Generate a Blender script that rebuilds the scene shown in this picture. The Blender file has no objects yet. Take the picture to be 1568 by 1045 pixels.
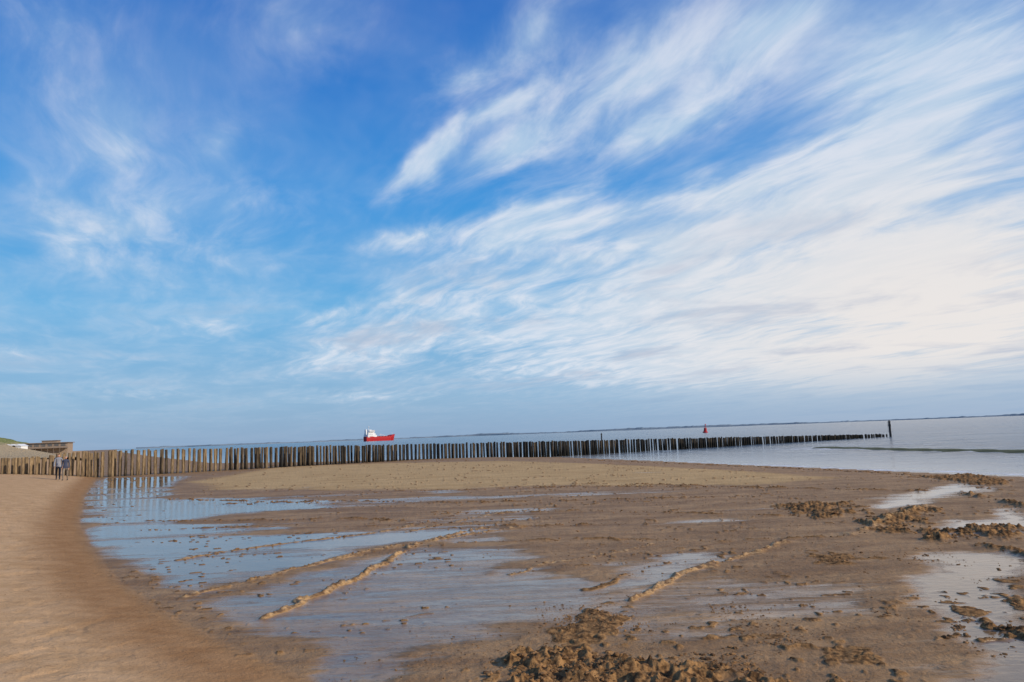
import bpy, bmesh, math, numpy as np
from mathutils import Vector, Matrix
rng=np.random.default_rng(7)
sc=bpy.context.scene
H=2.2; F=1132.0; PITCH=math.radians(7.2); ROLL=math.radians(2.15)
SUNB=math.radians(112); SUNE=math.radians(27)
def lin(c,k=1.0):
    o=[]
    for v in c:
        v/=255.
        o.append((v/12.92 if v<=0.04045 else ((v+0.055)/1.055)**2.4)*k)
    return (o[0],o[1],o[2],1.0)
# ------------------------------------------------ camera
fw=np.array([0,math.cos(PITCH),math.sin(PITCH)]); u0=np.array([0,-math.sin(PITCH),math.cos(PITCH)]); x0=np.array([1.,0,0])
R=math.cos(ROLL)*x0-math.sin(ROLL)*u0; U=math.sin(ROLL)*x0+math.cos(ROLL)*u0
cd=bpy.data.cameras.new("camera"); cam=bpy.data.objects.new("camera",cd); sc.collection.objects.link(cam)
cd.lens=26; cd.sensor_width=36; cd.clip_start=0.05; cd.clip_end=60000
m=Matrix(((R[0],U[0],-fw[0],0),(R[1],U[1],-fw[1],0),(R[2],U[2],-fw[2],H),(0,0,0,1)))
cam.matrix_world=m; sc.camera=cam
def ray(u,v):
    return fw+R*(u-784)/F-U*(v-522.5)/F
def S(u,v,z=0.0):     # survey: world point at height z on a sight line
    d=ray(u,v); t=(z-H)/d[2]; return (d[0]*t,d[1]*t)
def AE(u,v):
    d=ray(u,v); d=d/np.linalg.norm(d); return (math.atan2(d[0],d[1]),math.asin(d[2]))
# ------------------------------------------------ numpy noise
def vn(x,y,seed=0):
    ix=np.floor(x).astype(np.int64); iy=np.floor(y).astype(np.int64)
    fx=x-ix; fy=y-iy; fx=fx*fx*(3-2*fx); fy=fy*fy*(3-2*fy)
    def h(a,b):
        n=(a*374761393+b*668265263+seed*974634777)&0xffffffff
        n=((n^(n>>13))*1274126177)&0xffffffff
        n=((n^(n>>16))*2246822519)&0xffffffff
        return ((n^(n>>15))&0xffffff)/float(0xffffff)
    a=h(ix,iy); b=h(ix+1,iy); c=h(ix,iy+1); d=h(ix+1,iy+1)
    return (a*(1-fx)+b*fx)*(1-fy)+(c*(1-fx)+d*fx)*fy
def fbm(x,y,o=4,seed=0,g=0.5):
    s=0;a=1;t=0
    for i in range(o):
        s=s+a*vn(x,y,seed+i*17); t+=a; a*=g; x=x*2.03+13.1; y=y*2.03+7.7
    return s/t
def sm(a,b,x):
    t=np.clip((x-a)/(b-a),0,1); return t*t*(3-2*t)
def seg_d(x,y,a,b):
    ax,ay=a;bx,by=b; dx=bx-ax;dy=by-ay; L=dx*dx+dy*dy+1e-12
    t=np.clip(((x-ax)*dx+(y-ay)*dy)/L,0,1)
    return np.hypot(x-ax-t*dx,y-ay-t*dy)
def sdf(x,y,P):
    d=np.full(x.shape,1e9); ins=np.zeros(x.shape,bool); n=len(P)
    for i in range(n):
        a=P[i];b=P[(i+1)%n]
        d=np.minimum(d,seg_d(x,y,a,b))
        if a[1]!=b[1]:
            c=((a[1]>y)!=(b[1]>y))&(x<(b[0]-a[0])*(y-a[1])/(b[1]-a[1])+a[0]); ins^=c
    return np.where(ins,d,-d)
def line_d(x,y,P):
    d=np.full(x.shape,1e9)
    for i in range(len(P)-1): d=np.minimum(d,seg_d(x,y,P[i],P[i+1]))
    return d
SEA=-0.55
berm=[(-9000,2600),(-1500,2600),(-400,700),(-125,220),(-64,112)]+[S(u,v,0) for u,v in [(150,730),(130,760),(122,800),(140,840),(185,890),(260,940),(350,985),(430,1020),(500,1055)]]+[(0.5,4.5),(4,1),(12,-6),(40,-30),(300,-200),(9000,-4200),(9000,-9000),(-9000,-9000)]
shore=[(-1400,2600),(-370,700),(-108,225),(-46,115),(-18,94)]+[S(u,v,SEA) for u,v in [(850,700),(1000,706),(1150,713),(1300,719),(1450,726),(1568,731)]]+[(34,22),(60,0),(150,-60),(600,-300),(9000,-4000)]
seap=[(-30000,57000)]+shore+[(57000,-4000),(57000,57000)]
def base_z(x,y):
    s=sdf(x,y,seap)
    z=np.where(s>0,SEA-0.03-np.minimum(0.045*s,5),SEA+0.55*sm(-2,13,-s))
    b=sdf(x,y,berm)
    z=z+np.where(b>0,1.3*(1-np.exp(-b/9.0)),0)
    return z,s,b
def SG(u,v):
    z=0.0
    for i in range(14):
        p=S(u,v,z); zz=float(base_z(np.array([p[0]]),np.array([p[1]]))[0][0]); z=0.5*z+0.5*min(zz,1.4)
    return p
def PG(L): return [SG(u,v) for u,v in L]
pools=[(1.0,PG([(152,732),(290,729),(262,742),(255,764),(500,765),(490,776),(330,790),(300,800),(420,812),(620,815),(700,806),(620,838),(450,868),(285,908),(205,880),(150,835),(125,795),(135,755)])),
 (0.74,PG([(285,912),(460,872),(640,838),(760,822),(850,850),(760,880),(900,880),(1010,850),(1070,846),(1130,860),(1000,900),(930,930),(1060,920),(1000,950),(900,950),(830,945),(760,985),(650,1010),(560,1060),(500,1060),(430,1015),(340,965)])),
 (0.9,PG([(870,895),(940,870),(1010,848),(1070,844),(1120,858),(1000,895),(900,915)])),
 (1.05,PG([(1385,880),(1420,850),(1500,838),(1590,850),(1640,1070),(1380,1070),(1430,980),(1370,910)])),
 (1.05,PG([(1330,774),(1380,757),(1480,740),(1520,748),(1440,767),(1360,782)])),
 (1.1,PG([(1390,818),(1430,797),(1500,792),(1580,775),(1590,808),(1450,826),(1400,828)])),
 (0.62,PG([(480,835),(560,810),(700,785),(840,768),(860,785),(700,830)])),
 (0.6,PG([(640,752),(700,747),(730,752),(680,756)])),
 (0.55,PG([(820,900),(1100,880),(1350,890),(1330,950),(1000,980),(850,940)])),
 (0.55,PG([(1000,790),(1130,785),(1120,798),(1010,800)])),
]
barp=PG([(290,738),(420,716),(560,710),(780,706),(1000,714),(1150,722),(1300,733),(1200,741),(1100,743),(900,744),(640,750),(330,750)])
clumps=[(0.075,PG([(770,1012),(860,1000),(930,1008),(1100,1004),(1250,1022),(1300,1060),(1250,1080),(800,1080),(780,1040)])),
 (0.022,PG([(860,950),(925,935),(945,960),(900,990),(850,980)])),
 (0.07,PG([(1190,775),(1290,770),(1315,783),(1265,793),(1205,788)])),
 (0.06,PG([(1315,795),(1390,778),(1440,780),(1400,814),(1330,814)])),
 (0.09,PG([(1415,812),(1530,804),(1560,815),(1480,827),(1420,824)])),
 (0.08,PG([(1405,731),(1500,724),(1545,740),(1500,746)])),
 (0.06,PG([(1418,957),(1468,957),(1472,973),(1428,976)])),
 (0.02,PG([(1480,905),(1560,892),(1600,925),(1500,932)])),
 (0.06,PG([(1535,964),(1600,957),(1600,985)])),
 (0.012,PG([(1160,980),(1320,985),(1340,1010),(1180,1005)])),
 (0.02,PG([(1245,852),(1310,856),(1300,864),(1250,862)])),
]
# light sand ridges and darker channel edges (height, width, line, dark)
ridges=[(0.055,0.075,[(410,945),(480,915),(560,880),(600,855),(640,832),(740,808)],0),
 (0.04,0.075,[(285,912),(380,890),(460,870),(560,845),(700,822),(800,806)],0),
 (0.045,0.065,[(970,920),(1020,893),(1060,875),(1130,855),(1200,830)],0),
 (0.03,0.075,[(270,858),(340,845),(430,833),(560,818),(660,800)],0),
 (0.02,0.05,[(780,880),(840,862),(930,848),(1000,832)],0),
 (0.05,0.10,[(1300,820),(1350,800),(1420,775)],0),
 (0.02,0.06,[(620,815),(740,790),(860,775)],0),
 (0.09,0.12,[(1430,825),(1500,835),(1568,850),(1620,862)],1),
 (0.10,0.15,[(1465,755),(1520,765),(1568,775),(1620,790)],1),
 (0.05,0.16,[(640,752),(780,748),(900,745),(1100,746),(1290,750),(1420,752)],1),
 (0.06,0.16,[(880,741),(1000,742),(1200,748)],1),
 (0.05,0.13,[(350,772),(500,767),(700,770),(960,765),(1150,760)],1),
 (0.05,0.13,[(230,798),(400,797),(560,795),(800,806),(960,803)],1),
 (0.04,0.13,[(255,764),(400,768),(520,772)],1),
 (0.04,0.12,[(220,812),(330,808),(420,806)],1),
 (0.04,0.12,[(640,788),(900,782),(1190,790)],1),
 (0.035,0.10,[(700,832),(900,826),(1100,828),(1300,822)],1),
 (0.02,0.06,[(900,905),(960,880),(1030,858)],1),
 (0.07,0.22,[(900,705),(1050,711),(1200,717),(1330,724),(1480,733)],1)]
ridges=[(h,w,PG(L),k) for h,w,L,k in ridges]
algp=[S(u,v,-0.38) for u,v in [(1255,684),(1400,687),(1640,690)]]
# ------------------------------------------------ polar sheet
def polar(radii,ang):
    A,Rr=np.meshgrid(ang,radii); return Rr*np.sin(A),Rr*np.cos(A)
def sheet(name,x,y,z,attrs,mat):
    nr,nc=x.shape
    co=np.stack([x,y,z],-1).reshape(-1,3).astype(np.float32)
    i=np.arange(nr-1)[:,None]; j=np.arange(nc)[None,:]; j2=(j+1)%nc
    q=np.stack([i*nc+j,(i+1)*nc+j,(i+1)*nc+j2,i*nc+j2],-1).reshape(-1,4)
    q=q[:,::-1]
    me=bpy.data.meshes.new(name)
    c=len(co); co=np.vstack([co,[[0,0,float(z[0].mean())]]]).astype(np.float32)
    jj=np.arange(nc); tri=np.stack([np.full(nc,c),(jj+1)%nc,jj],-1)
    me.vertices.add(len(co)); me.vertices.foreach_set('co',co.ravel())
    nl=q.size+tri.size; me.loops.add(nl)
    me.loops.foreach_set('vertex_index',np.concatenate([q.ravel(),tri.ravel()]).astype(np.int32))
    me.polygons.add(len(q)+len(tri))
    st=np.concatenate([np.arange(len(q))*4,q.size+np.arange(len(tri))*3]).astype(np.int32)
    me.polygons.foreach_set('loop_start',st)
    me.update(calc_edges=True); me.validate()
    me.polygons.foreach_set('use_smooth',np.ones(len(me.polygons),bool))
    for k,a in attrs.items():
        at=me.attributes.new(k,'FLOAT','POINT'); at.data.foreach_set('value',np.append(a.ravel(),0).astype(np.float32))
    if me.polygons[0].normal.z<0: me.flip_normals()
    me.materials.append(mat)
    ob=bpy.data.objects.new(name,me); sc.collection.objects.link(ob); return ob
D=math.radians
def angs(nf,nb,half=40):
    return np.concatenate([np.linspace(-D(half),D(half),nf,endpoint=False),np.linspace(D(half),2*math.pi-D(half),nb,endpoint=False)])
# ------------------------------------------------ node helper
class NT:
    def __init__(s,t): s.t=t; s.t.nodes.clear()
    def n(s,ty,**k):
        nd=s.t.nodes.new(ty)
        for a,b in k.items(): setattr(nd,a,b)
        return nd
    def put(s,sock,v):
        if isinstance(v,bpy.types.NodeSocket): s.t.links.new(v,sock)
        elif v is not None: sock.default_value=v
    def m(s,op,a,b=None,c=None,clamp=False):
        nd=s.n('ShaderNodeMath',operation=op,use_clamp=clamp); s.put(nd.inputs[0],a)
        if b is not None: s.put(nd.inputs[1],b)
        if c is not None: s.put(nd.inputs[2],c)
        return nd.outputs[0]
    def vm(s,op,a,b=None,sc=None):
        nd=s.n('ShaderNodeVectorMath',operation=op); s.put(nd.inputs[0],a)
        if b is not None: s.put(nd.inputs[1],b)
        if sc is not None: s.put(nd.inputs['Scale'],sc)
        return nd.outputs['Value'] if op in('LENGTH','DOT_PRODUCT') else nd.outputs[0]
    def mix(s,f,a,b,bt='MIX'):
        nd=s.n('ShaderNodeMix',data_type='RGBA',blend_type=bt); s.put(nd.inputs[0],f); s.put(nd.inputs[6],a); s.put(nd.inputs[7],b); return nd.outputs[2]
    def noise(s,vec,scale,detail=4,rough=0.55,dist=0.0,out=0):
        nd=s.n('ShaderNodeTexNoise'); s.put(nd.inputs['Vector'],vec); nd.inputs['Scale'].default_value=scale; nd.inputs['Detail'].default_value=detail; nd.inputs['Roughness'].default_value=rough; nd.inputs['Distortion'].default_value=dist; return nd.outputs[out]
    def rng(s,v,a,b,c=0.,d=1.,it='SMOOTHSTEP'):
        nd=s.n('ShaderNodeMapRange',interpolation_type=it); s.put(nd.inputs[0],v); s.put(nd.inputs[1],a); s.put(nd.inputs[2],b); s.put(nd.inputs[3],c); s.put(nd.inputs[4],d); return nd.outputs[0]
    def fmix(s,f,a,b):
        nd=s.n('ShaderNodeMix'); s.put(nd.inputs[0],f); s.put(nd.inputs[2],a); s.put(nd.inputs[3],b); return nd.outputs[0]
    def attr(s,nm): return s.n('ShaderNodeAttribute',attribute_name=nm).outputs['Fac']
    def ramp(s,f,st):
        nd=s.n('ShaderNodeValToRGB'); s.put(nd.inputs[0],f); e=nd.color_ramp.elements
        e[0].position,e[0].color=st[0]; e[1].position,e[1].color=st[-1]
        for p,c in st[1:-1]:
            x=e.new(p); x.color=c
        return nd.outputs[0]
def newmat(name):
    mt=bpy.data.materials.new(name); mt.use_nodes=True; return mt,NT(mt.node_tree)
def finish(t,color,rough,normal=None,ior=1.45,spec=None,metal=None):
    b=t.n('ShaderNodeBsdfPrincipled'); t.put(b.inputs['Base Color'],color); t.put(b.inputs['Roughness'],rough); t.put(b.inputs['IOR'],ior)
    if spec is not None: t.put(b.inputs['Specular IOR Level'],spec)
    if metal: t.put(b.inputs['Metallic'],metal)
    if normal is not None: t.put(b.inputs['Normal'],normal)
    o=t.n('ShaderNodeOutputMaterial'); t.t.links.new(b.outputs[0],o.inputs[0]); return b
def simple(name,c,rough=0.6,var=0.15,scale=3.0):
    mt,t=newmat(name); g=t.n('ShaderNodeTexCoord').outputs['Object']
    n=t.noise(g,scale,5); cc=lin(c)
    col=t.mix(t.rng(n,0.3,0.7),(cc[0]*(1-var),cc[1]*(1-var),cc[2]*(1-var),1),(min(1,cc[0]*(1+var)),min(1,cc[1]*(1+var)),min(1,cc[2]*(1+var)),1))
    finish(t,col,rough); return mt
# ------------------------------------------------ sand material
sand,t=newmat("sand")
P=t.n('ShaderNodeNewGeometry').outputs['Position']
pool=t.attr('pool'); dry=t.attr('dry'); bar=t.attr('bar'); cl=t.attr('clump'); alg=t.attr('algae'); rid=t.attr('ridge')
n_m=t.noise(P,2.2,6,0.65); n_f=t.noise(P,26,4,0.75); n_g=t.noise(P,9,4,0.7)
st=t.vm('MULTIPLY',P,(0.35,1.3,1)); n_s=t.noise(st,1.0,5,0.65,0.6)
n_w=t.noise(t.vm('MULTIPLY',P,(0.5,2.6,1)),1.3,6,0.7,0.5)
wet=t.mix(t.rng(n_s,0.3,0.7),lin((136,104,70)),lin((176,140,98)))
wet=t.mix(t.rng(n_m,0.38,0.75,0,0.5),wet,lin((116,86,56)))
wet=t.mix(t.rng(n_g,0.54,0.68,0,0.6),wet,lin((92,68,44)))
barc=t.mix(t.rng(n_s,0.3,0.7),lin((180,148,104)),lin((202,170,124)))
barc=t.mix(t.rng(n_w,0.5,0.72,0,0.5),barc,lin((146,116,82)))
dryc=t.mix(t.rng(n_m,0.3,0.7),lin((190,152,110)),lin((210,172,130)))
dampc=t.mix(t.rng(n_m,0.3,0.7),lin((156,116,78)),lin((174,134,94)))
dryc=t.mix(t.rng(dry,0.35,1.0),dampc,dryc)
dryc=t.mix(t.rng(n_f,0.56,0.72,0,0.6),dryc,lin((122,90,62)))
dryc=t.mix(t.rng(n_g,0.58,0.70,0,0.4),dryc,lin((138,102,72)))
col=t.mix(t.rng(bar,0.1,0.9),wet,barc)
col=t.mix(t.rng(dry,0.0,0.3),col,dryc)
clc=t.mix(t.rng(n_g,0.35,0.65),lin((84,62,42)),lin((168,128,84)))
col=t.mix(t.rng(cl,0.05,0.5),col,clc)
ridc=t.mix(t.rng(n_g,0.38,0.6),lin((206,166,114)),lin((126,94,62)))
col=t.mix(t.rng(rid,0.15,0.7,0,0.9),col,ridc)
col=t.mix(alg,col,lin((78,86,54)))
pn=t.m('ADD',pool,t.m('MULTIPLY',t.m('SUBTRACT',n_w,0.5),1.3))
keep=t.m('MULTIPLY',t.m('SUBTRACT',1.0,t.rng(cl,0.1,0.4)),t.m('MULTIPLY',t.rng(rid,0.5,0.2),t.rng(dry,0.12,0.02)))
pf=t.m('MULTIPLY',t.rng(pn,0.6,0.85),keep)
film=t.m('MULTIPLY',t.rng(pn,0.25,0.62),keep)
col=t.mix(t.m('MULTIPLY',pf,0.45),col,lin((104,90,74)))
drym=t.m('MAXIMUM',t.rng(dry,0.02,0.25),t.m('MAXIMUM',t.rng(bar,0.2,0.8,0,0.9),t.rng(cl,0.1,0.5)))
rgh=t.fmix(drym,0.6,0.95)
rgh=t.fmix(film,rgh,0.24)
rgh=t.fmix(pf,rgh,0.07)
spec=t.m('MAXIMUM',t.m('MULTIPLY',film,0.48),t.rng(drym,0,1,0.16,0.05))
hb=t.m('ADD',t.m('MULTIPLY',n_f,0.014),t.m('ADD',t.m('MULTIPLY',n_g,0.03),t.m('MULTIPLY',n_m,0.03)))
hb=t.m('MULTIPLY',hb,t.m('SUBTRACT',1.0,t.m('MULTIPLY',film,0.8)))
rip=t.noise(t.vm('MULTIPLY',P,(1.0,2.2,1)),5.0,3,0.6)
bp=t.n('ShaderNodeBump'); bp.inputs['Strength'].default_value=0.8; bp.inputs['Distance'].default_value=1.0; t.put(bp.inputs['Height'],t.fmix(pf,hb,t.m('MULTIPLY',rip,0.005)))
finish(t,col,rgh,bp.outputs[0],1.38,spec)
# ------------------------------------------------ beach mesh
radA=np.concatenate([np.linspace(0.4,4.2,24),1/np.linspace(1/4.3,1/230.,520),np.geomspace(250,45000,30)]); angA=angs(1350,200)
x,y=polar(radA,angA)
z,s,b=base_z(x,y)
wx=x+ (fbm(x*0.7,y*0.7,4,3)-0.5)*1.3; wy=y+(fbm(x*0.7,y*0.7,4,9)-0.5)*2.2
wx2=x+(fbm(x*2.5,y*2.5,3,23)-0.5)*0.45; wy2=y+(fbm(x*2.5,y*2.5,3,29)-0.5)*0.6
pl=np.zeros_like(x)
for w,Pp in pools:
    sd=sdf(wx,wy,Pp); e=0.5+0.014*np.hypot(x,y)
    pl=np.maximum(pl,w*sm(-e*0.8,e*1.0,sd))
strk=fbm(x*0.10+y*0.03,y*0.9,4,41)
zone=sm(11,18,y)*sm(48,34,y)*sm(14,5,x)*(1-sm(-0.3,0.3,b))
pl=np.clip(pl+zone*(strk-0.52)*2.2,0,1.1)
bar=sm(-1.5,2.0,sdf(wx,wy,barp))
dry=np.where(b>-0.15,np.clip((b+0.15)/1.8,0,1),0)
cw=np.zeros_like(x); ch=np.zeros_like(x)
cn=fbm(x*2.2,y*2.2,4,51)
for h,Pp in clumps:
    sd=sdf(wx2,wy2,Pp); mk=sm(-0.12,0.3,sd+(cn-0.55)*2.2)*sm(-0.9,0.0,sd); cw=np.maximum(cw,mk); ch=np.maximum(ch,mk*h)
rg=np.zeros_like(x); rh=np.zeros_like(x); dk=np.zeros_like(x)
rn=fbm(x*9,y*9,3,61); rl=fbm(x*0.9,y*0.9,3,67); rk2=fbm(x*3.3,y*3.3,2,69)
for h,w,Pp,k in ridges:
    dd=line_d(wx2*0.6+x*0.4,wy2*0.6+y*0.4,Pp)
    g=np.exp(-(dd/(w*(0.6+0.8*rk2)))**2)*(sm(0.30,0.55,rl)*sm(0.25,0.45,rk2) if k else sm(0.12,0.32,rl)*sm(0.12,0.3,rk2))
    rh=np.maximum(rh,g*h*(0.1+1.7*rn))
    if k: dk=np.maximum(dk,g)
    else: rg=np.maximum(rg,g)
flat=(1-sm(-0.3,0.6,b))*sm(SEA-0.1,SEA+0.3,z)
pc_=np.clip(pl,0,1)
z=z+flat*((fbm(x*0.35,y*0.5,4,71)-0.5)*0.035*(1-pc_)+(fbm(x*2.6,y*3.6,3,73)-0.5)*0.02*(1-pc_)-0.01*pc_+(fbm(x*11,y*11,2,75)-0.5)*0.012*(1-0.9*pc_))
spn=fbm(x*7,y*7,2,81); spm=sm(0.42,0.60,fbm(x*0.6,y*0.6,3,83))
spk=sm(0.70,0.80,spn)*spm*flat; z=z+spk*0.022*(1-0.5*pc_)
cn2=fbm(x*9,y*9,3,91); rgd=1-np.abs(2*fbm(x*4,y*4,3,93)-1)
z=z+ch*(0.1+1.3*np.clip(rgd-0.5,0,1)*1.5+1.2*(cn2-0.4)+0.8*(fbm(x*22,y*22,2,95)-0.5))+rh
bm_=sm(0.2,1.5,b)*sm(60,30,np.hypot(x,y))
z=z+bm_*((fbm(x*0.8,y*0.8,3,101)-0.5)*0.03+(fbm(x*7,y*7,3,107)-0.5)*0.014-0.014*sm(0.68,0.8,vn(x*3.1,y*3.1,103)))
ad=line_d(x,y,algp); ag=np.exp(-(ad/2.4)**4)*(1-sm(5,8,ad))
z=np.where(ag>0.01,np.maximum(z,z*(1-ag)+ag*(-0.38+0.03*(rn-0.5))),z)
alg=sm(0.1,0.5,ag)*0.92
cl_attr=np.clip(np.maximum(cw,dk*0.6)+spk*0.6,0,1)
beach=sheet("beach_sand",x,y,z,dict(pool=pl,dry=dry,bar=bar,clump=cl_attr,algae=alg,ridge=rg),sand)
def gz(px,py):
    return float(base_z(np.array([px]),np.array([py]))[0][0])
# ------------------------------------------------ sea
seam,t=newmat("sea_water")
P=t.n('ShaderNodeNewGeometry').outputs['Position']; foam=t.attr('foam'); near=t.attr('near')
w1=t.noise(t.vm('MULTIPLY',P,(0.5,0.9,1)),1.6,5,0.6); w2=t.noise(t.vm('MULTIPLY',P,(0.05,0.12,1)),1.0,4,0.6)
w3=t.noise(t.vm('MULTIPLY',P,(0.006,0.02,1)),1.0,4,0.6)
hh=t.m('ADD',t.m('MULTIPLY',w1,0.22),t.m('MULTIPLY',w2,1.1))
bp=t.n('ShaderNodeBump'); t.put(bp.inputs['Height'],hh); bp.inputs['Distance'].default_value=1.0; t.put(bp.inputs['Strength'],t.rng(near,0.1,1,1.0,0.3))
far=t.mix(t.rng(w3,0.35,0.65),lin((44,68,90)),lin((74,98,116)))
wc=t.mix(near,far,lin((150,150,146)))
fn=t.noise(t.vm('MULTIPLY',P,(0.35,1.1,1)),1.2,5,0.7)
ff=t.rng(t.m('ADD',foam,t.m('MULTIPLY',t.m('SUBTRACT',fn,0.5),1.3)),0.45,0.75)
col=t.mix(ff,wc,lin((228,229,230)))
finish(t,col,t.m('ADD',0.16,t.m('MULTIPLY',ff,0.5)),bp.outputs[0],1.33,t.rng(near,0.1,0.8,0.26,0.45))
rad=np.concatenate([np.linspace(0.5,12,8),1/np.linspace(1/13.,1/900.,360),np.geomspace(1000,45000,30)])
x,y=polar(rad,angs(900,120)); r_=np.hypot(x,y)
s=sdf(x,y,seap)
sw=s+(fbm(x*0.06,y*0.06,3,201)-0.5)*7
fo=np.zeros_like(x)
for c0,w,a in [(0.4,0.7,0.65),(4,0.7,0.6),(9,0.9,0.6),(15,1.0,0.5),(22,1.4,0.6),(36,1.8,0.55),(60,2.5,0.5)]:
    fo=np.maximum(fo,a*np.exp(-((sw-c0)/w)**2)*sm(0.42,0.6,fbm(x*0.07,y*0.07,3,int(c0*10)+5))*sm(-8,10,x-0.02*y)*(s>-0.5))
ad2=line_d(x,y,[(p[0]-2,p[1]+6) for p in algp]); fo=np.maximum(fo,0.65*np.exp(-(ad2/1.8)**2)*sm(0.35,0.55,fbm(x*0.1,y*0.1,3,77)))
zz=SEA+np.where(s>0,1,0)*(fo*0.05+0.02*np.sin(sw*0.9)*np.exp(-np.abs(s)/60)+(fbm(x*0.25,y*0.5,3,211)-0.5)*0.12*sm(4,22,s))*sm(600,200,r_)
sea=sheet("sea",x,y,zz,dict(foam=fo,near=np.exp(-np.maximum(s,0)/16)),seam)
# ------------------------------------------------ mesh utils
def obj_from(name,verts,faces,mats,mi=None,smooth=False,parent=None):
    me=bpy.data.meshes.new(name); me.from_pydata([tuple(v) for v in verts],[],faces)
    for mm in mats: me.materials.append(mm)
    if mi is not None: me.polygons.foreach_set('material_index',mi)
    if smooth: me.polygons.foreach_set('use_smooth',[True]*len(me.polygons))
    bm=bmesh.new(); bm.from_mesh(me); bmesh.ops.recalc_face_normals(bm,faces=bm.faces); bm.to_mesh(me); bm.free()
    me.update(); ob=bpy.data.objects.new(name,me); sc.collection.objects.link(ob)
    if parent: ob.parent=parent
    return ob
class MB:
    def __init__(s): s.v=[];s.f=[];s.m=[]
    def loft(s,rings,mi=0,cap=True):
        b=len(s.v); n=len(rings[0])
        for r in rings: s.v+= [tuple(p) for p in r]
        for i in range(len(rings)-1):
            for j in range(n):
                s.f.append((b+i*n+j,b+i*n+(j+1)%n,b+(i+1)*n+(j+1)%n,b+(i+1)*n+j)); s.m.append(mi)
        if cap:
            s.f.append(tuple(b+j for j in range(n))[::-1]); s.m.append(mi)
            s.f.append(tuple(b+(len(rings)-1)*n+j for j in range(n))); s.m.append(mi)
    def cyl(s,c,r0,z0,r1,z1,n=12,mi=0): 
        k=[(math.cos(2*math.pi*i/n),math.sin(2*math.pi*i/n)) for i in range(n)]
        s.loft([[(c[0]+r0*a,c[1]+r0*b_,z0) for a,b_ in k],[(c[0]+r1*a,c[1]+r1*b_,z1) for a,b_ in k]],mi)
    def rod(s,p,q,r,mi=0,n=6):
        p=Vector(p);q=Vector(q); d=(q-p).normalized(); a=d.orthogonal().normalized(); b_=d.cross(a)
        s.loft([[p+(a*math.cos(2*math.pi*i/n)+b_*math.sin(2*math.pi*i/n))*r for i in range(n)],[q+(a*math.cos(2*math.pi*i/n)+b_*math.sin(2*math.pi*i/n))*r for i in range(n)]],mi)
    def box(s,x0,x1,y0,y1,z0,z1,mi=0):
        s.loft([[(x0,y0,z0),(x1,y0,z0),(x1,y1,z0),(x0,y1,z0)],[(x0,y0,z1),(x1,y0,z1),(x1,y1,z1),(x0,y1,z1)]],mi)
    def out(s,name,mats,smooth=False,parent=None): return obj_from(name,s.v,s.f,mats,s.m,smooth,parent)
# ------------------------------------------------ groyne
wood,t=newmat("weathered_timber")
P=t.n('ShaderNodeNewGeometry').outputs['Position']
tone=t.attr('tone'); lower=t.attr('low')
gn=t.noise(t.vm('MULTIPLY',P,(9,9,1.2)),1.5,5,0.65)
c1=t.mix(t.rng(gn,0.3,0.7),lin((104,86,64)),lin((176,150,114)))
c2=t.mix(t.rng(gn,0.3,0.7),lin((28,28,28)),lin((66,62,56)))
col=t.mix(tone,c1,c2)
col=t.mix(t.rng(t.m('ADD',lower,t.m('MULTIPLY',t.m('SUBTRACT',gn,0.5),0.5)),0.35,0.7,0,0.85),col,lin((34,33,28)))
bp=t.n('ShaderNodeBump'); bp.inputs['Strength'].default_value=0.6; bp.inputs['Distance'].default_value=0.03; t.put(bp.inputs['Height'],gn)
finish(t,col,0.85,bp.outputs[0],1.4,0.2)
A=np.array([-32.,61.5]); B=np.array([63.,126.5]); dl=(B-A)/np.linalg.norm(B-A); LN=np.linalg.norm(B-A); nrm=np.array([-dl[1],dl[0]])
V=[];Fc=[];tn=[];lw=[]
def post(px,py,r,top,tone_):
    zb=gz(px,py); n=10; b0=len(V); lean=rng.normal(0,0.02,2); ph=rng.random()*6
    zs=[zb-0.8,zb,zb+(top-zb)*0.5,top-0.04,top]; rs=[1.05,1.03,1.0,0.97,0.8]
    for k,(zz_,rr) in enumerate(zip(zs,rs)):
        for i in range(n):
            a=ph+2*math.pi*i/n; q=r*rr*(1+0.06*math.sin(3*a+ph))
            V.append((px+q*math.cos(a)+lean[0]*(zz_-zb),py+q*math.sin(a)+lean[1]*(zz_-zb),zz_)); tn.append(tone_); lw.append(np.clip(1-(zz_-SEA)/1.5,0,1) if tone_>0.45 else np.clip(0.5-(zz_-zb)/1.0,0,1))
    for k in range(4):
        for i in range(n): Fc.append((b0+k*n+i,b0+k*n+(i+1)%n,b0+(k+1)*n+(i+1)%n,b0+(k+1)*n+i))
    Fc.append(tuple(b0+4*n+i for i in range(n)))
for row,off in ((0,0.0),(1,1.1)):
    L=-34.0
    while L<LN:
        tt=L/LN; top=2.16*(1-tt)-0.08 if tt>0 else 2.08
        if L<-5: top=1.88
        top+=rng.normal(0,0.04)
        p=A+dl*(L+row*0.2+rng.normal(0,0.035))+nrm*off+rng.normal(0,0.03,2)
        tb=0.10+0.9*float(sm(-8,32,np.array(L)))
        post(p[0],p[1],0.105+rng.normal(0,0.010),top,float(np.clip(tb+rng.normal(0,0.2),0,1)))
        L+=0.44
gro=obj_from("timber_groyne",V,Fc,[wood],None,False)
for nm,a in (('tone',tn),('low',lw)):
    at=gro.data.attributes.new(nm,'FLOAT','POINT'); at.data.foreach_set('value',np.array(a,np.float32))
dark=simple("dark_painted_timber",(42,44,46),0.7); redp=simple("red_paint",(180,34,36),0.5,0.15); whitep=simple("white_paint",(232,232,230),0.5,0.05)
glass=simple("dark_glass",(28,36,44),0.15,0.1); skin_=simple("skin",(200,150,122),0.6,0.05)
mk=MB(); c=B+dl*0.8
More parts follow.
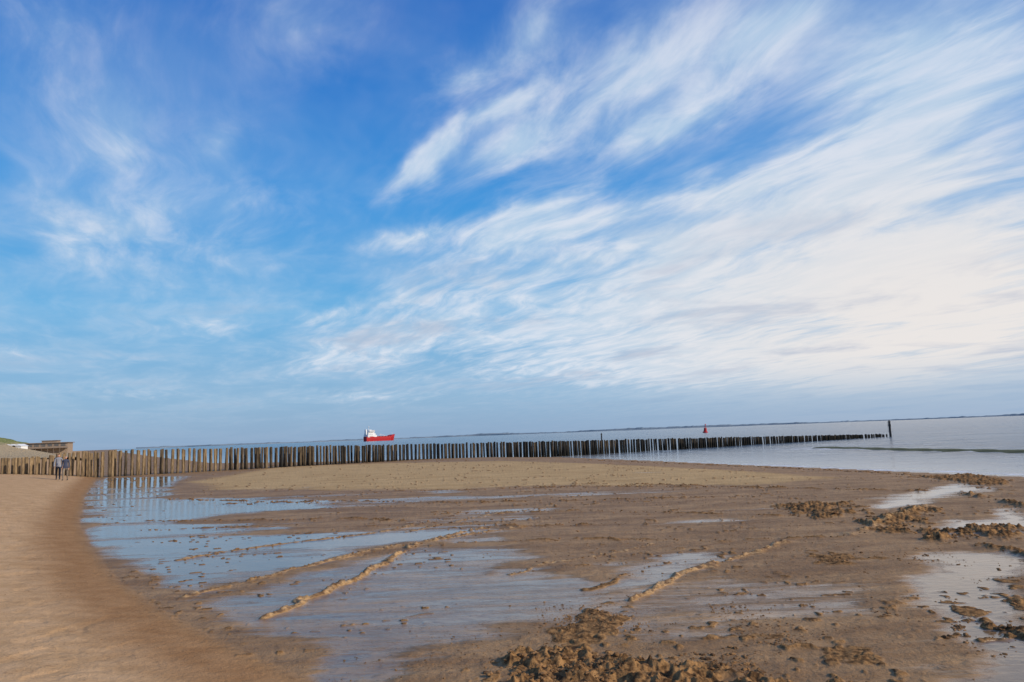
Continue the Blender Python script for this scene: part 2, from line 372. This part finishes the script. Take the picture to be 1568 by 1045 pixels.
mk.cyl(c,0.2,-3,0.17,1.95,14,0); mk.cyl(c,0.24,1.95,0.24,2.03,14,0); mk.cyl(c,0.12,2.03,0.05,2.3,12,0); mk.cyl(c,0.215,1.2,0.215,1.5,14,0); mk.rod((c[0]-0.3,c[1],0.2),(c[0]-0.3,c[1],1.9),0.02); mk.rod((c[0]-0.3,c[1],0.2),(c[0],c[1],0.2),0.02); mk.rod((c[0]-0.3,c[1],1.9),(c[0],c[1],1.9),0.02)
mk.out("groyne_marker_post",[dark,redp])
mk=MB(); p=A+dl*54+nrm*3; mk.cyl(p,0.1,-2,0.08,1.75,10); mk.cyl(p,0.13,1.75,0.02,2.0,10); mk.out("thin_marker_post",[dark])
# ------------------------------------------------ buoy
d=ray(1080,664); tdist=380; bx=d[0]/d[1]*tdist
bu=MB()
n=16
prof=[(0.3,-0.9),(1.25,-0.7),(1.35,0.35),(1.2,0.55),(0.85,0.7),(0.7,2.3),(0.55,2.45)]
k=[(math.cos(2*math.pi*i/n),math.sin(2*math.pi*i/n)) for i in range(n)]
bu.loft([[(r*a,r*b_,zz_) for a,b_ in k] for r,zz_ in prof])
for a in range(4):
    t0=a*math.pi/2; bu.rod((0.5*math.cos(t0),0.5*math.sin(t0),2.4),(0.18*math.cos(t0),0.18*math.sin(t0),3.5),0.06)
bu.cyl((0,0),0.3,3.45,0.3,3.55); bu.cyl((0,0),0.14,3.55,0.14,3.85,12,1); bu.cyl((0,0),0.45,3.9,0.02,4.6,12,0)
bo=bu.out("navigation_buoy",[redp,glass]); bo.location=(bx,tdist,SEA); bo.rotation_euler=(0.04,0.05,0)
# ------------------------------------------------ ship
ship=bpy.data.objects.new("cargo_ship",None); sc.collection.objects.link(ship)
h=MB(); L=80.; Bm=13.
rings=[]
for i in range(25):
    f=i/24.; xx=-L/2+L*f
    w=Bm/2*min(1,(0.72+0.28*min(1,f/0.12)))*(1-max(0,(f-0.78)/0.22)**2*0.98)
    dk_=8.4+ (3.2*sm(0.80,0.85,np.array(f))) + (1.4*max(0,(f-0.85)/.15)) + 0.9*(1-sm(0.2,0.24,np.array(f)))
    dk_=float(dk_); flare=0.62 if f>0.8 else 0.9
    rk=3.5*max(0,(f-0.8)/0.2)
    rings.append([(xx-rk,-w*0.2,-3),(xx-rk*0.8,-w*flare,-1),(xx,-w,dk_*0.6),(xx+rk*0.5,-w,dk_),(xx+rk*0.5,w,dk_),(xx,w,dk_*0.6),(xx-rk*0.8,w*flare,-1),(xx-rk,w*0.2,-3)])
h.loft(rings); h.out("hull",[redp],parent=ship)
su=MB()
su.box(-38,-14,-6,6,8.0,12.2); su.box(-37,-17,-5.6,5.6,12.2,15.4); su.box(-36,-20,-5.4,5.4,15.4,18.6); su.box(-34.5,-20.5,-7.2,7.2,18.6,21.6); su.box(-33,-25,-3,3,21.6,22.6)
for zz_ in (9.8,13.0,16.2):
    for q in range(5): su.box(-36+q*2.4,-35+q*2.4,-6.06 if zz_<11 else -5.7,6.06 if zz_<11 else 5.7,zz_,zz_+0.9,1)
su.box(-34.4,-20.4,-7.25,7.25,19.9,20.6,1)
su.out("superstructure",[whitep,glass],parent=ship)
fu=MB(); fu.loft([[(-39,-2,13),(-36.2,-2,13),(-36.2,2,13),(-39,2,13)],[(-39.4,-1.6,23.5),(-36.6,-1.6,23.5),(-36.6,1.6,23.5),(-39.4,1.6,23.5)]]); fu.out("funnel",[whitep],parent=ship)
ms=MB(); ms.rod((-30.5,0,22.6),(-30.5,0,30),0.5); ms.rod((-30.5,-2.5,26.5),(-30.5,2.5,26.5),0.25); ms.box(-31.8,-29.6,-1.4,1.4,28.4,28.9,0); ms.rod((34,0,8),(34,0,16.5),0.3); ms.rod((0,0,6),(0,0,14),0.4); ms.rod((0,0,13.5),(14,0,10.5),0.3); ms.out("masts_and_crane",[whitep],parent=ship)
ha=MB()
for q in range(5): ha.box(-13+q*8.2,-6.4+q*8.2,-4.6,4.6,8.4,9.7)
ha.out("hatch_covers",[simple("hatch_paint",(150,60,52),0.6)],parent=ship)
d=ray(582,673); ship.location=(d[0]/d[1]*1500,1500,SEA-0.2); ship.rotation_euler=(0,0,math.radians(54))
# ------------------------------------------------ distant coast
hz,t=newmat("hazy_coast"); P=t.n('ShaderNodeNewGeometry').outputs['Position']
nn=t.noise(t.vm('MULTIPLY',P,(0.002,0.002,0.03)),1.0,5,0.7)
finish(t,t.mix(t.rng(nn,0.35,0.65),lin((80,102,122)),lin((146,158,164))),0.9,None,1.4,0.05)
cv=[];cf=[]; N=900
for i in range(N+1):
    a=D(-27.0)+D(75)*i/N; rr=9000
    e=vn(np.array([i*0.03]),np.array([0.5]),301)[0]; e2=fbm(np.array([i*0.25]),np.array([2.5]),3,303)[0]
    hgt=11+26*max(0,e-0.25)+22*max(0,e2-0.45); 
    if a<D(-8): hgt*=0.7
    x1,y1=rr*math.sin(a),rr*math.cos(a)
    cv+=[(x1,y1,-3),(x1*1.004,y1*1.004,hgt*0.8),(x1*1.03,y1*1.03,hgt)]
    if i<N:
        b0=i*3; cf+=[(b0,b0+3,b0+4,b0+1),(b0+1,b0+4,b0+5,b0+2)]
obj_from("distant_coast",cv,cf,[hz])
# ------------------------------------------------ dunes
dm,t=newmat("dune_grass_sand"); P=t.n('ShaderNodeNewGeometry').outputs['Position']; sp=t.n('ShaderNodeSeparateXYZ'); t.put(sp.inputs[0],P)
n1=t.noise(P,0.25,6,0.65); n2=t.noise(P,1.6,5,0.7)
g=t.mix(t.rng(n2,0.3,0.7),lin((100,112,62)),lin((156,156,102)))
sd_=t.mix(n2,lin((180,158,124)),lin((202,180,144)))
f_=t.rng(t.m('ADD',t.m('MULTIPLY',sp.outputs[2],0.16),t.m('MULTIPLY',n1,0.7)),0.95,1.25)
bp=t.n('ShaderNodeBump'); bp.inputs['Distance'].default_value=0.5; t.put(bp.inputs['Height'],n2)
finish(t,t.mix(f_,sd_,g),0.95,bp.outputs[0],1.4,0.1)
gx=np.linspace(0,1,130); gy=np.linspace(0,1,150); GX,GY=np.meshgrid(gx,gy)
Yd=150+GY*500; edge=-0.60*Yd+4; inland=GX*120; Xd=edge-inland
Zd=1.0+6.6*sm(0,36,inland)*sm(150,175,Yd)+(fbm(Xd*0.06,Yd*0.06,5,401)-0.5)*4*sm(4,25,inland)*sm(150,175,Yd)-1.2*sm(2,0,inland)
vv=np.stack([Xd,Yd,Zd],-1).reshape(-1,3); ff_=[]
nc=130
for i in range(149):
    for j in range(nc-1): ff_.append((i*nc+j,i*nc+j+1,(i+1)*nc+j+1,(i+1)*nc+j))
obj_from("dune_hill",vv.tolist(),ff_,[dm],None,True)
tim=simple("pavilion_timber",(156,136,116),0.8); roof=simple("pavilion_roof",(134,120,108),0.8); gl2=simple("pavilion_window",(96,96,96),0.3)
pv=bpy.data.objects.new("beach_pavilion",None); sc.collection.objects.link(pv)
q=MB(); q.box(-7,7,-3,3,-2.5,1.5); q.box(-2,3,-2,2,1.75,2.4); q.out("walls",[tim],parent=pv)
q=MB(); q.box(-7.5,7.5,-3.5,3.5,1.503,1.747); q.box(-2.3,3.3,-2.3,2.3,2.403,2.55); q.out("roof",[roof],parent=pv)
q=MB()
for i in range(6): q.box(-6.3+i*2.2,-4.8+i*2.2,-3.04,-2.9,0.3,1.2)
q.out("windows",[gl2],parent=pv)
q=MB(); 
for i in range(8): q.rod((-7+i*2,-5,-2.5),(-7+i*2,-5,0.7),0.07)
q.box(-7.2,7.2,-5.2,-3.05,-0.4,-0.2); q.rod((-7,-5,.7),(7,-5,.7),0.06); q.out("terrace",[roof],parent=pv)
d=ray(76,686); pv.location=(d[0]/d[1]*196,196,3.4); pv.rotation_euler=(0,0,0.25); pv.scale=(0.7,0.7,0.7)
for i,uu in enumerate((2,12,22,31)):
    q=MB(); q.box(-1,1,-1.2,1.2,-0.8,1.3); q.loft([[(-1.15,-1.35,1.303),(1.15,-1.35,1.303),(1.15,1.35,1.303),(-1.15,1.35,1.303)],[(-0.05,-1.35,1.8),(0.05,-1.35,1.8),(0.05,1.35,1.8),(-0.05,1.35,1.8)]],1); q.box(-0.4,0.4,-1.24,-1.1,-0.6,0.9,2)
    o=q.out("beach_cabin" ,[whitep,whitep,tim]); d=ray(uu,690); o.location=(d[0]/d[1]*175,175,2.5)
# ------------------------------------------------ people
def skinmesh(vs,es,rs,sub=2):
    me=bpy.data.meshes.new("tmp"); me.from_pydata(vs,es,[]); ob=bpy.data.objects.new("tmp",me); sc.collection.objects.link(ob)
    md=ob.modifiers.new("s",'SKIN'); md.use_smooth_shade=True
    for i,r in enumerate(rs):
        sv=me.skin_vertices[0].data[i]; sv.radius=(r,r) if not isinstance(r,tuple) else r; sv.use_root=(i==0)
    sb=ob.modifiers.new("b",'SUBSURF'); sb.levels=sub; sb.render_levels=sub
    dg=bpy.context.evaluated_depsgraph_get(); m2=bpy.data.meshes.new_from_object(ob.evaluated_get(dg))
    bpy.data.objects.remove(ob); return m2
def person(loc,head,jack,trou,hairc,stride,sx,Hh=1.72):
    e=bpy.data.objects.new("person",None); sc.collection.objects.link(e)
    k=Hh/1.75
    v=[(0,0,0.95),(0,0,1.15),(0,0,1.35),(0,0,1.47),(0,0,1.53)]
    r=[(0.15,0.11),(0.135,0.1),(0.165,0.11),(0.10,0.08),(0.055,0.055)]; ed=[(0,1),(1,2),(2,3),(3,4)]
    hands=[]
    for sgn in (-1,1):
        b0=len(v); f=sgn*stride
        v+=[(0.1*sgn,0.0,0.88),(0.105*sgn,-f*0.22-0.03,0.5),(0.105*sgn,-f*0.42+(0.06 if f<0 else 0),0.1),(0.11*sgn,-f*0.42-0.13,0.045)]
        r+=[0.095,0.065,0.045,0.04]; ed+=[(0,b0),(b0,b0+1),(b0+1,b0+2),(b0+2,b0+3)]
        b0=len(v)
        v+=[(0.19*sgn,0,1.42),(0.235*sgn,f*0.08+0.02,1.14),(0.24*sgn,f*0.16-0.06,0.9)]
        r+=[0.065,0.048,0.034]; ed+=[(3,b0),(b0,b0+1),(b0+1,b0+2)]; hands.append((v[-1],sgn))
    me=skinmesh(v,ed,r)
    for mm in (trou,jack,dark): me.materials.append(mm)
    for p in me.polygons:
        zc=p.center.z; p.material_index=2 if zc<0.1 else (0 if zc<0.88 and abs(p.center.x)<0.19 else 1)
    o=bpy.data.objects.new("body",me); sc.collection.objects.link(o); o.parent=e
    for (hx,hy,hz_),sgn in hands:
        vs=[(hx,hy,hz_),(hx,hy-0.01,hz_-0.07)]; es=[(0,1)]; rr=[0.026,0.03]
        for q in range(4):
            b0=len(vs); yy=hy-0.04+q*0.02; ln=[0.065,0.075,0.07,0.055][q]
            vs+=[(hx,yy,hz_-0.09),(hx-0.006*sgn,yy-0.003,hz_-0.09-ln*0.5),(hx-0.02*sgn,yy-0.005,hz_-0.09-ln)]; rr+=[0.009,0.009,0.007]; es+=[(1,b0),(b0,b0+1),(b0+1,b0+2)]
        b0=len(vs); vs+=[(hx-0.01*sgn,hy-0.045,hz_-0.05),(hx-0.018*sgn,hy-0.06,hz_-0.09)]; rr+=[0.011,0.008]; es+=[(0,b0),(b0,b0+1)]
        hm_=skinmesh(vs,es,rr,1); hm_.materials.append(skin_); ho=bpy.data.objects.new("hand",hm_); sc.collection.objects.link(ho); ho.parent=e
    bm=bmesh.new(); bmesh.ops.create_icosphere(bm,subdivisions=4,radius=1)
    for w in bm.verts:
        c=w.co; tz=c.z; wdt=0.076*(1-0.18*max(0,-tz)); dp=0.096*(1-0.12*max(0,-tz))
        nose=0.02*math.exp(-((c.x/0.16)**2+((tz+0.1)/0.2)**2)) if c.y<0 else 0
        eye=0.006*sum(math.exp(-(((c.x-q)/0.14)**2+((tz-0.08)/0.1)**2)) for q in(-.38,.38)) if c.y<0 else 0
        ear=0.012*math.exp(-((c.y/0.15)**2+(tz/0.25)**2))*(1 if c.x>0 else -1) if abs(c.x)>0.8 else 0
        w.co=(c.x*wdt+ear,c.y*dp-nose+eye,1.64+tz*0.118)
    hm_=bpy.data.meshes.new("head"); bm.to_mesh(hm_); bm.free(); hm_.materials.append(skin_); hm_.materials.append(hairc); hm_.materials.append(dark)
    for p in hm_.polygons:
        c=p.center; p.use_smooth=True
        p.material_index=1 if (c.z>1.70 or (c.y>0.0 and c.z>1.57)) else (2 if c.y<-0.06 and abs(c.z-1.65)<0.007 and 0.018<abs(c.x)<0.04 else 0)
    o=bpy.data.objects.new("head",hm_); sc.collection.objects.link(o); o.parent=e
    e.scale=(k,k,k); e.location=loc; e.rotation_euler=(0,0,head)
g1=simple("grey_jacket",(140,142,150),0.8);g2=simple("navy_jacket",(66,72,92),0.8);tr=simple("dark_trousers",(52,54,62),0.85);tr2=simple("khaki_trousers",(132,120,104),0.85);hr=simple("brown_hair",(62,44,32),0.8);hr2=simple("grey_hair",(130,122,112),0.8)
for uu,dist,hd,j,tt,hh_,sd2,hgt in ((90,51.5,0.5,g1,tr,hr,0.7,1.76),(101,51.0,0.35,g2,tr2,hr2,-0.5,1.66)):
    d=ray(uu,705); px=d[0]/d[1]*dist; person((px,dist,gz(px,dist)-0.01),hd,j,tt,hh_,sd2,1,hgt)
# ------------------------------------------------ clods (one object)
bm=bmesh.new(); bmesh.ops.create_icosphere(bm,subdivisions=2,radius=1); tv=np.array([v.co[:] for v in bm.verts]); tf=np.array([[v.index for v in f.verts] for f in bm.faces]); bm.free()
pts=[]
def scat(Pp,n,s0,s1,grow=0.2,th=0.47):
    P_=np.array(Pp); lo=P_.min(0)-grow; hi=P_.max(0)+grow
    q=rng.uniform(lo,hi,(n*8,2)); sd=sdf(q[:,0],q[:,1],Pp)+rng.normal(0,grow,len(q)); cl_=fbm(q[:,0]*1.6,q[:,1]*1.6,3,777)
    q=q[(sd>0)&(cl_>th)][:n]
    for p in q: pts.append((p[0],p[1],s0*(s1/s0)**(rng.random()**2.2)))
sz=[(1100,.007,.035),(160,.007,.024),(110,.018,.06),(110,.018,.06),(110,.02,.07),(110,.02,.08),(50,.01,.045),(110,.007,.028),(50,.012,.045),(90,.006,.02),(60,.008,.03)]
for (h_,Pp),(n_,a_,b_) in zip(clumps,sz): scat(Pp,n_,a_,b_,0.15 if n_>100 else 0.05)
scat(PG([(420,1060),(520,985),(900,930),(1350,960),(1380,1060)]),1000,.004,.014,0.2,0.42)
scat(PG([(850,1000),(830,930),(960,920),(1360,940),(1400,1020),(1000,1010)]),500,.006,.024,0.2,0.5)
scat(PG([(700,840),(1200,800),(1380,880),(1330,960),(900,930)]),500,.006,.018,0.3,0.42)
scat(PG([(1300,840),(1420,840),(1600,880),(1600,1040),(1400,1040)]),260,.007,.03,0.2,0.5)
scat(PG([(0,1060),(0,760),(110,760),(150,880),(400,1040)]),300,.004,.012,0.1,0.4)
scat(PG([(600,760),(1400,755),(1300,800),(700,820)]),260,.012,.035,0.5,0.42)
for h_,w_,Pp,k_ in ridges:
    for i in range(len(Pp)-1):
        a=np.array(Pp[i]);b_=np.array(Pp[i+1]); Ls=np.linalg.norm(b_-a); dm_=max(8,np.hypot(*a))
        for q in range(int(min(60,Ls*7))):
            p=a+(b_-a)*rng.random()+rng.normal(0,w_*0.8,2)
            pts.append((p[0],p[1],(0.006+0.0009*dm_)*(0.6+rng.random()**2)))
allv=[];allf=[];nb=0
co=np.empty(len(beach.data.vertices)*3,np.float32); beach.data.vertices.foreach_get('co',co); co=co.reshape(-1,3)
for px,py,s_ in pts:
    nz=1+0.3*rng.normal(0,1,len(tv)).clip(-1.5,1.5)*0.6
    a=rng.random()*6.28; ca,sa=math.cos(a),math.sin(a); sc3=np.array([1,rng.uniform(.6,1),rng.uniform(.35,.6)])*s_
    w=tv*nz[:,None]*sc3; w=np.stack([w[:,0]*ca-w[:,1]*sa,w[:,0]*sa+w[:,1]*ca,w[:,2]],-1)
    i=int(np.argmin(np.abs(radA-math.hypot(px,py)))); j=int(np.argmin(np.abs(angA-math.atan2(px,py)))); zg=co[i*len(angA)+j,2]
    allv.append(w+np.array([px,py,zg+0.1*w[:,2].max()])); allf.append(tf+nb); nb+=len(tv)
allv=np.concatenate(allv); allf=np.concatenate(allf)
clm,t=newmat("wet_sand_clod"); P=t.n('ShaderNodeNewGeometry').outputs['Position']
n1=t.noise(P,3,4); n2=t.noise(P,60,3)
bp=t.n('ShaderNodeBump'); bp.inputs['Distance'].default_value=0.01; t.put(bp.inputs['Height'],n2)
finish(t,t.mix(t.rng(n1,0.3,0.7),lin((92,68,46)),lin((166,126,84))),0.85,bp.outputs[0],1.4,0.15)
obj_from("sand_clods",allv.tolist(),allf.tolist(),[clm],None,False)
# ------------------------------------------------ sun + sky
sl=bpy.data.lights.new("sun",'SUN'); sl.energy=3.4; sl.angle=D(0.5); sl.color=(1,0.88,0.72)
so=bpy.data.objects.new("sun",sl); sc.collection.objects.link(so)
sv=Vector((math.sin(SUNB)*math.cos(SUNE),math.cos(SUNB)*math.cos(SUNE),math.sin(SUNE))); so.rotation_euler=sv.to_track_quat('Z','Y').to_euler()
wd=bpy.data.worlds.new("World"); sc.world=wd; wd.use_nodes=True; t=NT(wd.node_tree)
sky=t.n('ShaderNodeTexSky',sky_type='NISHITA',sun_disc=False,sun_elevation=SUNE,sun_rotation=SUNB)
dv=t.vm('NORMALIZE',t.n('ShaderNodeTexCoord').outputs['Generated']); sp=t.n('ShaderNodeSeparateXYZ'); t.put(sp.inputs[0],dv)
X_,Y_,Z_=sp.outputs
el=t.m('ARCSINE',Z_); az=t.m('ARCTAN2',X_,Y_)
K=10.0
e01=t.m('DIVIDE',el,D(60),clamp=True)
basec=t.ramp(e01,[(0.0,lin((142,170,202))),(0.05,lin((140,180,214))),(0.16,lin((102,176,226))),(0.3,lin((62,150,222))),(0.42,lin((36,124,208))),(0.55,lin((24,104,194))),(1.0,lin((18,78,156)))])
basec=t.mix(t.m('MULTIPLY',t.rng(az,D(-5),D(60)),0.3),basec,lin((170,195,225)))
basec=t.vm('SCALE',basec,None,K)
base=t.mix(0.93,sky.outputs[0],basec)
zc=t.m('ADD',t.m('MAXIMUM',Z_,0.0),0.07)
pc=t.n('ShaderNodeCombineXYZ'); t.put(pc.inputs[0],t.m('DIVIDE',X_,zc)); t.put(pc.inputs[1],t.m('DIVIDE',Y_,zc))
rot=t.n('ShaderNodeVectorRotate',rotation_type='Z_AXIS'); t.put(rot.inputs['Vector'],pc.outputs[0]); rot.inputs['Angle'].default_value=D(-27)
pr=rot.outputs[0]
wn2=t.n('ShaderNodeTexNoise'); t.put(wn2.inputs['Vector'],pr); wn2.inputs['Scale'].default_value=0.9; wn2.inputs['Detail'].default_value=2
pw=t.vm('ADD',pr,t.vm('SCALE',t.vm('SUBTRACT',wn2.outputs['Color'],(0.5,0.5,0.5)),None,0.5))
n_st=t.noise(t.vm('MULTIPLY',pw,(2.8,0.7,1)),1.0,6,0.57,0.3)
n_fi=t.noise(t.vm('MULTIPLY',pw,(8.0,2.8,1)),1.0,5,0.6,0.3)
n_pf=t.noise(t.vm('MULTIPLY',pw,(1.0,0.7,1)),1.0,5,0.6,0.3)
ae=t.n('ShaderNodeCombineXYZ'); t.put(ae.inputs[0],az); t.put(ae.inputs[1],el); aev=ae.outputs[0]
wn=t.n('ShaderNodeTexNoise'); t.put(wn.inputs['Vector'],aev); wn.inputs['Scale'].default_value=6; wn.inputs['Detail'].default_value=4; wn.inputs['Roughness'].default_value=0.6
wv=t.vm('SCALE',t.vm('SUBTRACT',wn.outputs['Color'],(0.5,0.5,0.5)),None,0.08)
wv=t.vm('MULTIPLY',wv,(1,1,0)); aw=t.vm('ADD',aev,wv)
acc=[None]
def puff(u1,v1,u2,v2,w,st):
    a=AE(u1,v1); b_=AE(u2,v2); cx,cy=(a[0]+b_[0])/2,(a[1]+b_[1])/2; L=math.hypot(b_[0]-a[0],b_[1]-a[1]); th=math.atan2(b_[1]-a[1],b_[0]-a[0]); ww=w/F
    mp=t.n('ShaderNodeMapping',vector_type='TEXTURE'); t.put(mp.inputs[0],aw); mp.inputs[1].default_value=(cx,cy,0); mp.inputs[2].default_value=(0,0,th); mp.inputs[3].default_value=(L/2*1.45+ww,ww*2.4,1)
    g=t.n('ShaderNodeTexGradient',gradient_type='QUADRATIC_SPHERE'); t.put(g.inputs[0],mp.outputs[0])
    if acc[0] is None: acc[0]=t.m('MULTIPLY',g.outputs['Fac'],st)
    else: acc[0]=t.m('MULTIPLY_ADD',g.outputs['Fac'],st,acc[0])
for a in [(590,298,720,190,17,2.0),(690,210,850,120,16,1.6),(650,160,760,70,36,1.0),(740,110,880,-10,40,1.1),
 (690,295,900,160,40,1.2),(830,180,1090,10,55,1.7),(890,245,1160,115,24,1.2),(530,390,740,330,17,1.5),(690,365,940,280,20,1.3),
 (660,392,980,315,24,1.6),(920,335,1270,225,22,1.6),(1040,372,1568,215,32,1.8),(1170,275,1600,130,28,1.5),(1040,110,1330,-20,44,1.3),(1180,100,1650,0,66,0.9),
 (1220,175,1620,60,40,1.1),(455,493,555,477,12,1.6),(385,550,720,510,24,2.0),(600,530,1100,500,36,1.6),(600,455,900,430,32,1.4),(560,475,700,455,16,1.1),(880,430,1250,380,48,1.3),
 (1150,400,1650,300,55,1.5),(900,500,1700,430,70,1.6),(1000,540,1750,500,60,1.5),(680,568,1300,560,16,1.3),(430,608,720,598,9,1.1),(740,420,1100,345,18,1.0),
 (0,262,210,410,34,0.72),(110,345,340,330,50,0.65),(270,335,500,270,42,0.6),(30,190,240,250,75,0.5),(310,245,370,170,34,0.8),(350,60,560,0,70,0.85),(160,160,230,270,36,0.5),(-20,80,180,10,90,0.6),(230,503,380,498,13,0.9),(-60,553,90,547,14,0.7),(60,592,330,582,10,0.8),(80,430,560,400,60,0.45)]:
    puff(*a)
C=acc[0]
nmix=t.m('ADD',t.m('MULTIPLY',n_st,0.62),t.m('MULTIPLY',n_fi,0.38))
nm=t.m('MULTIPLY',t.m('SUBTRACT',nmix,0.5),t.rng(az,D(-20),D(-4),2.3,3.1))
C1=t.m('MINIMUM',C,1.25)
cov=t.m('MULTIPLY_ADD',C1,0.66,t.m('MULTIPLY',t.rng(az,D(-16),D(22)),t.rng(el,D(36),D(10),0.12,0.24)))
den=t.m('ADD',cov,t.m('MULTIPLY',nm,t.m('MULTIPLY_ADD',t.m('MINIMUM',C,1.0),0.6,0.38)))
den=t.m('MULTIPLY',t.rng(den,0.0,1.05),t.rng(el,D(32),D(10),0.80,0.95))
veil=t.m('MULTIPLY',t.rng(n_pf,0.35,0.72),t.rng(el,D(32),D(8),0.16,0.48))
den=t.m('SUBTRACT',1.0,t.m('MULTIPLY',t.m('SUBTRACT',1.0,den),t.m('SUBTRACT',1.0,veil)))
lowr=t.m('MULTIPLY',t.rng(az,D(-14),D(24)),t.rng(el,D(18),D(7),0.0,0.78))
den=t.m('MAXIMUM',den,t.m('MULTIPLY',lowr,t.rng(nmix,0.3,0.6,0.75,1.0)))
den=t.m('MULTIPLY',den,t.rng(el,D(0.5),D(5.0),0.18,1.0))
cw_=t.mix(t.rng(n_fi,0.35,0.7),lin((186,210,232),K),lin((220,228,240),K))
warm=t.m('MULTIPLY',t.rng(az,D(-2),D(30)),t.rng(el,D(24),D(7)))
cw_=t.mix(warm,cw_,lin((238,232,228),K))
cw_=t.mix(t.m('MULTIPLY',t.rng(n_pf,0.5,0.7),t.rng(el,D(19),D(12),0,0.6)),cw_,lin((172,184,206),K))
fin=t.mix(den,base,cw_)
bg=t.n('ShaderNodeBackground'); t.put(bg.inputs[0],fin); bg.inputs[1].default_value=0.1
o=t.n('ShaderNodeOutputWorld'); t.t.links.new(bg.outputs[0],o.inputs[0])
wd.cycles.sampling_method='MANUAL'; wd.cycles.sample_map_resolution=512
sc.view_settings.view_transform='Standard'; sc.view_settings.look='None'; sc.view_settings.exposure=0
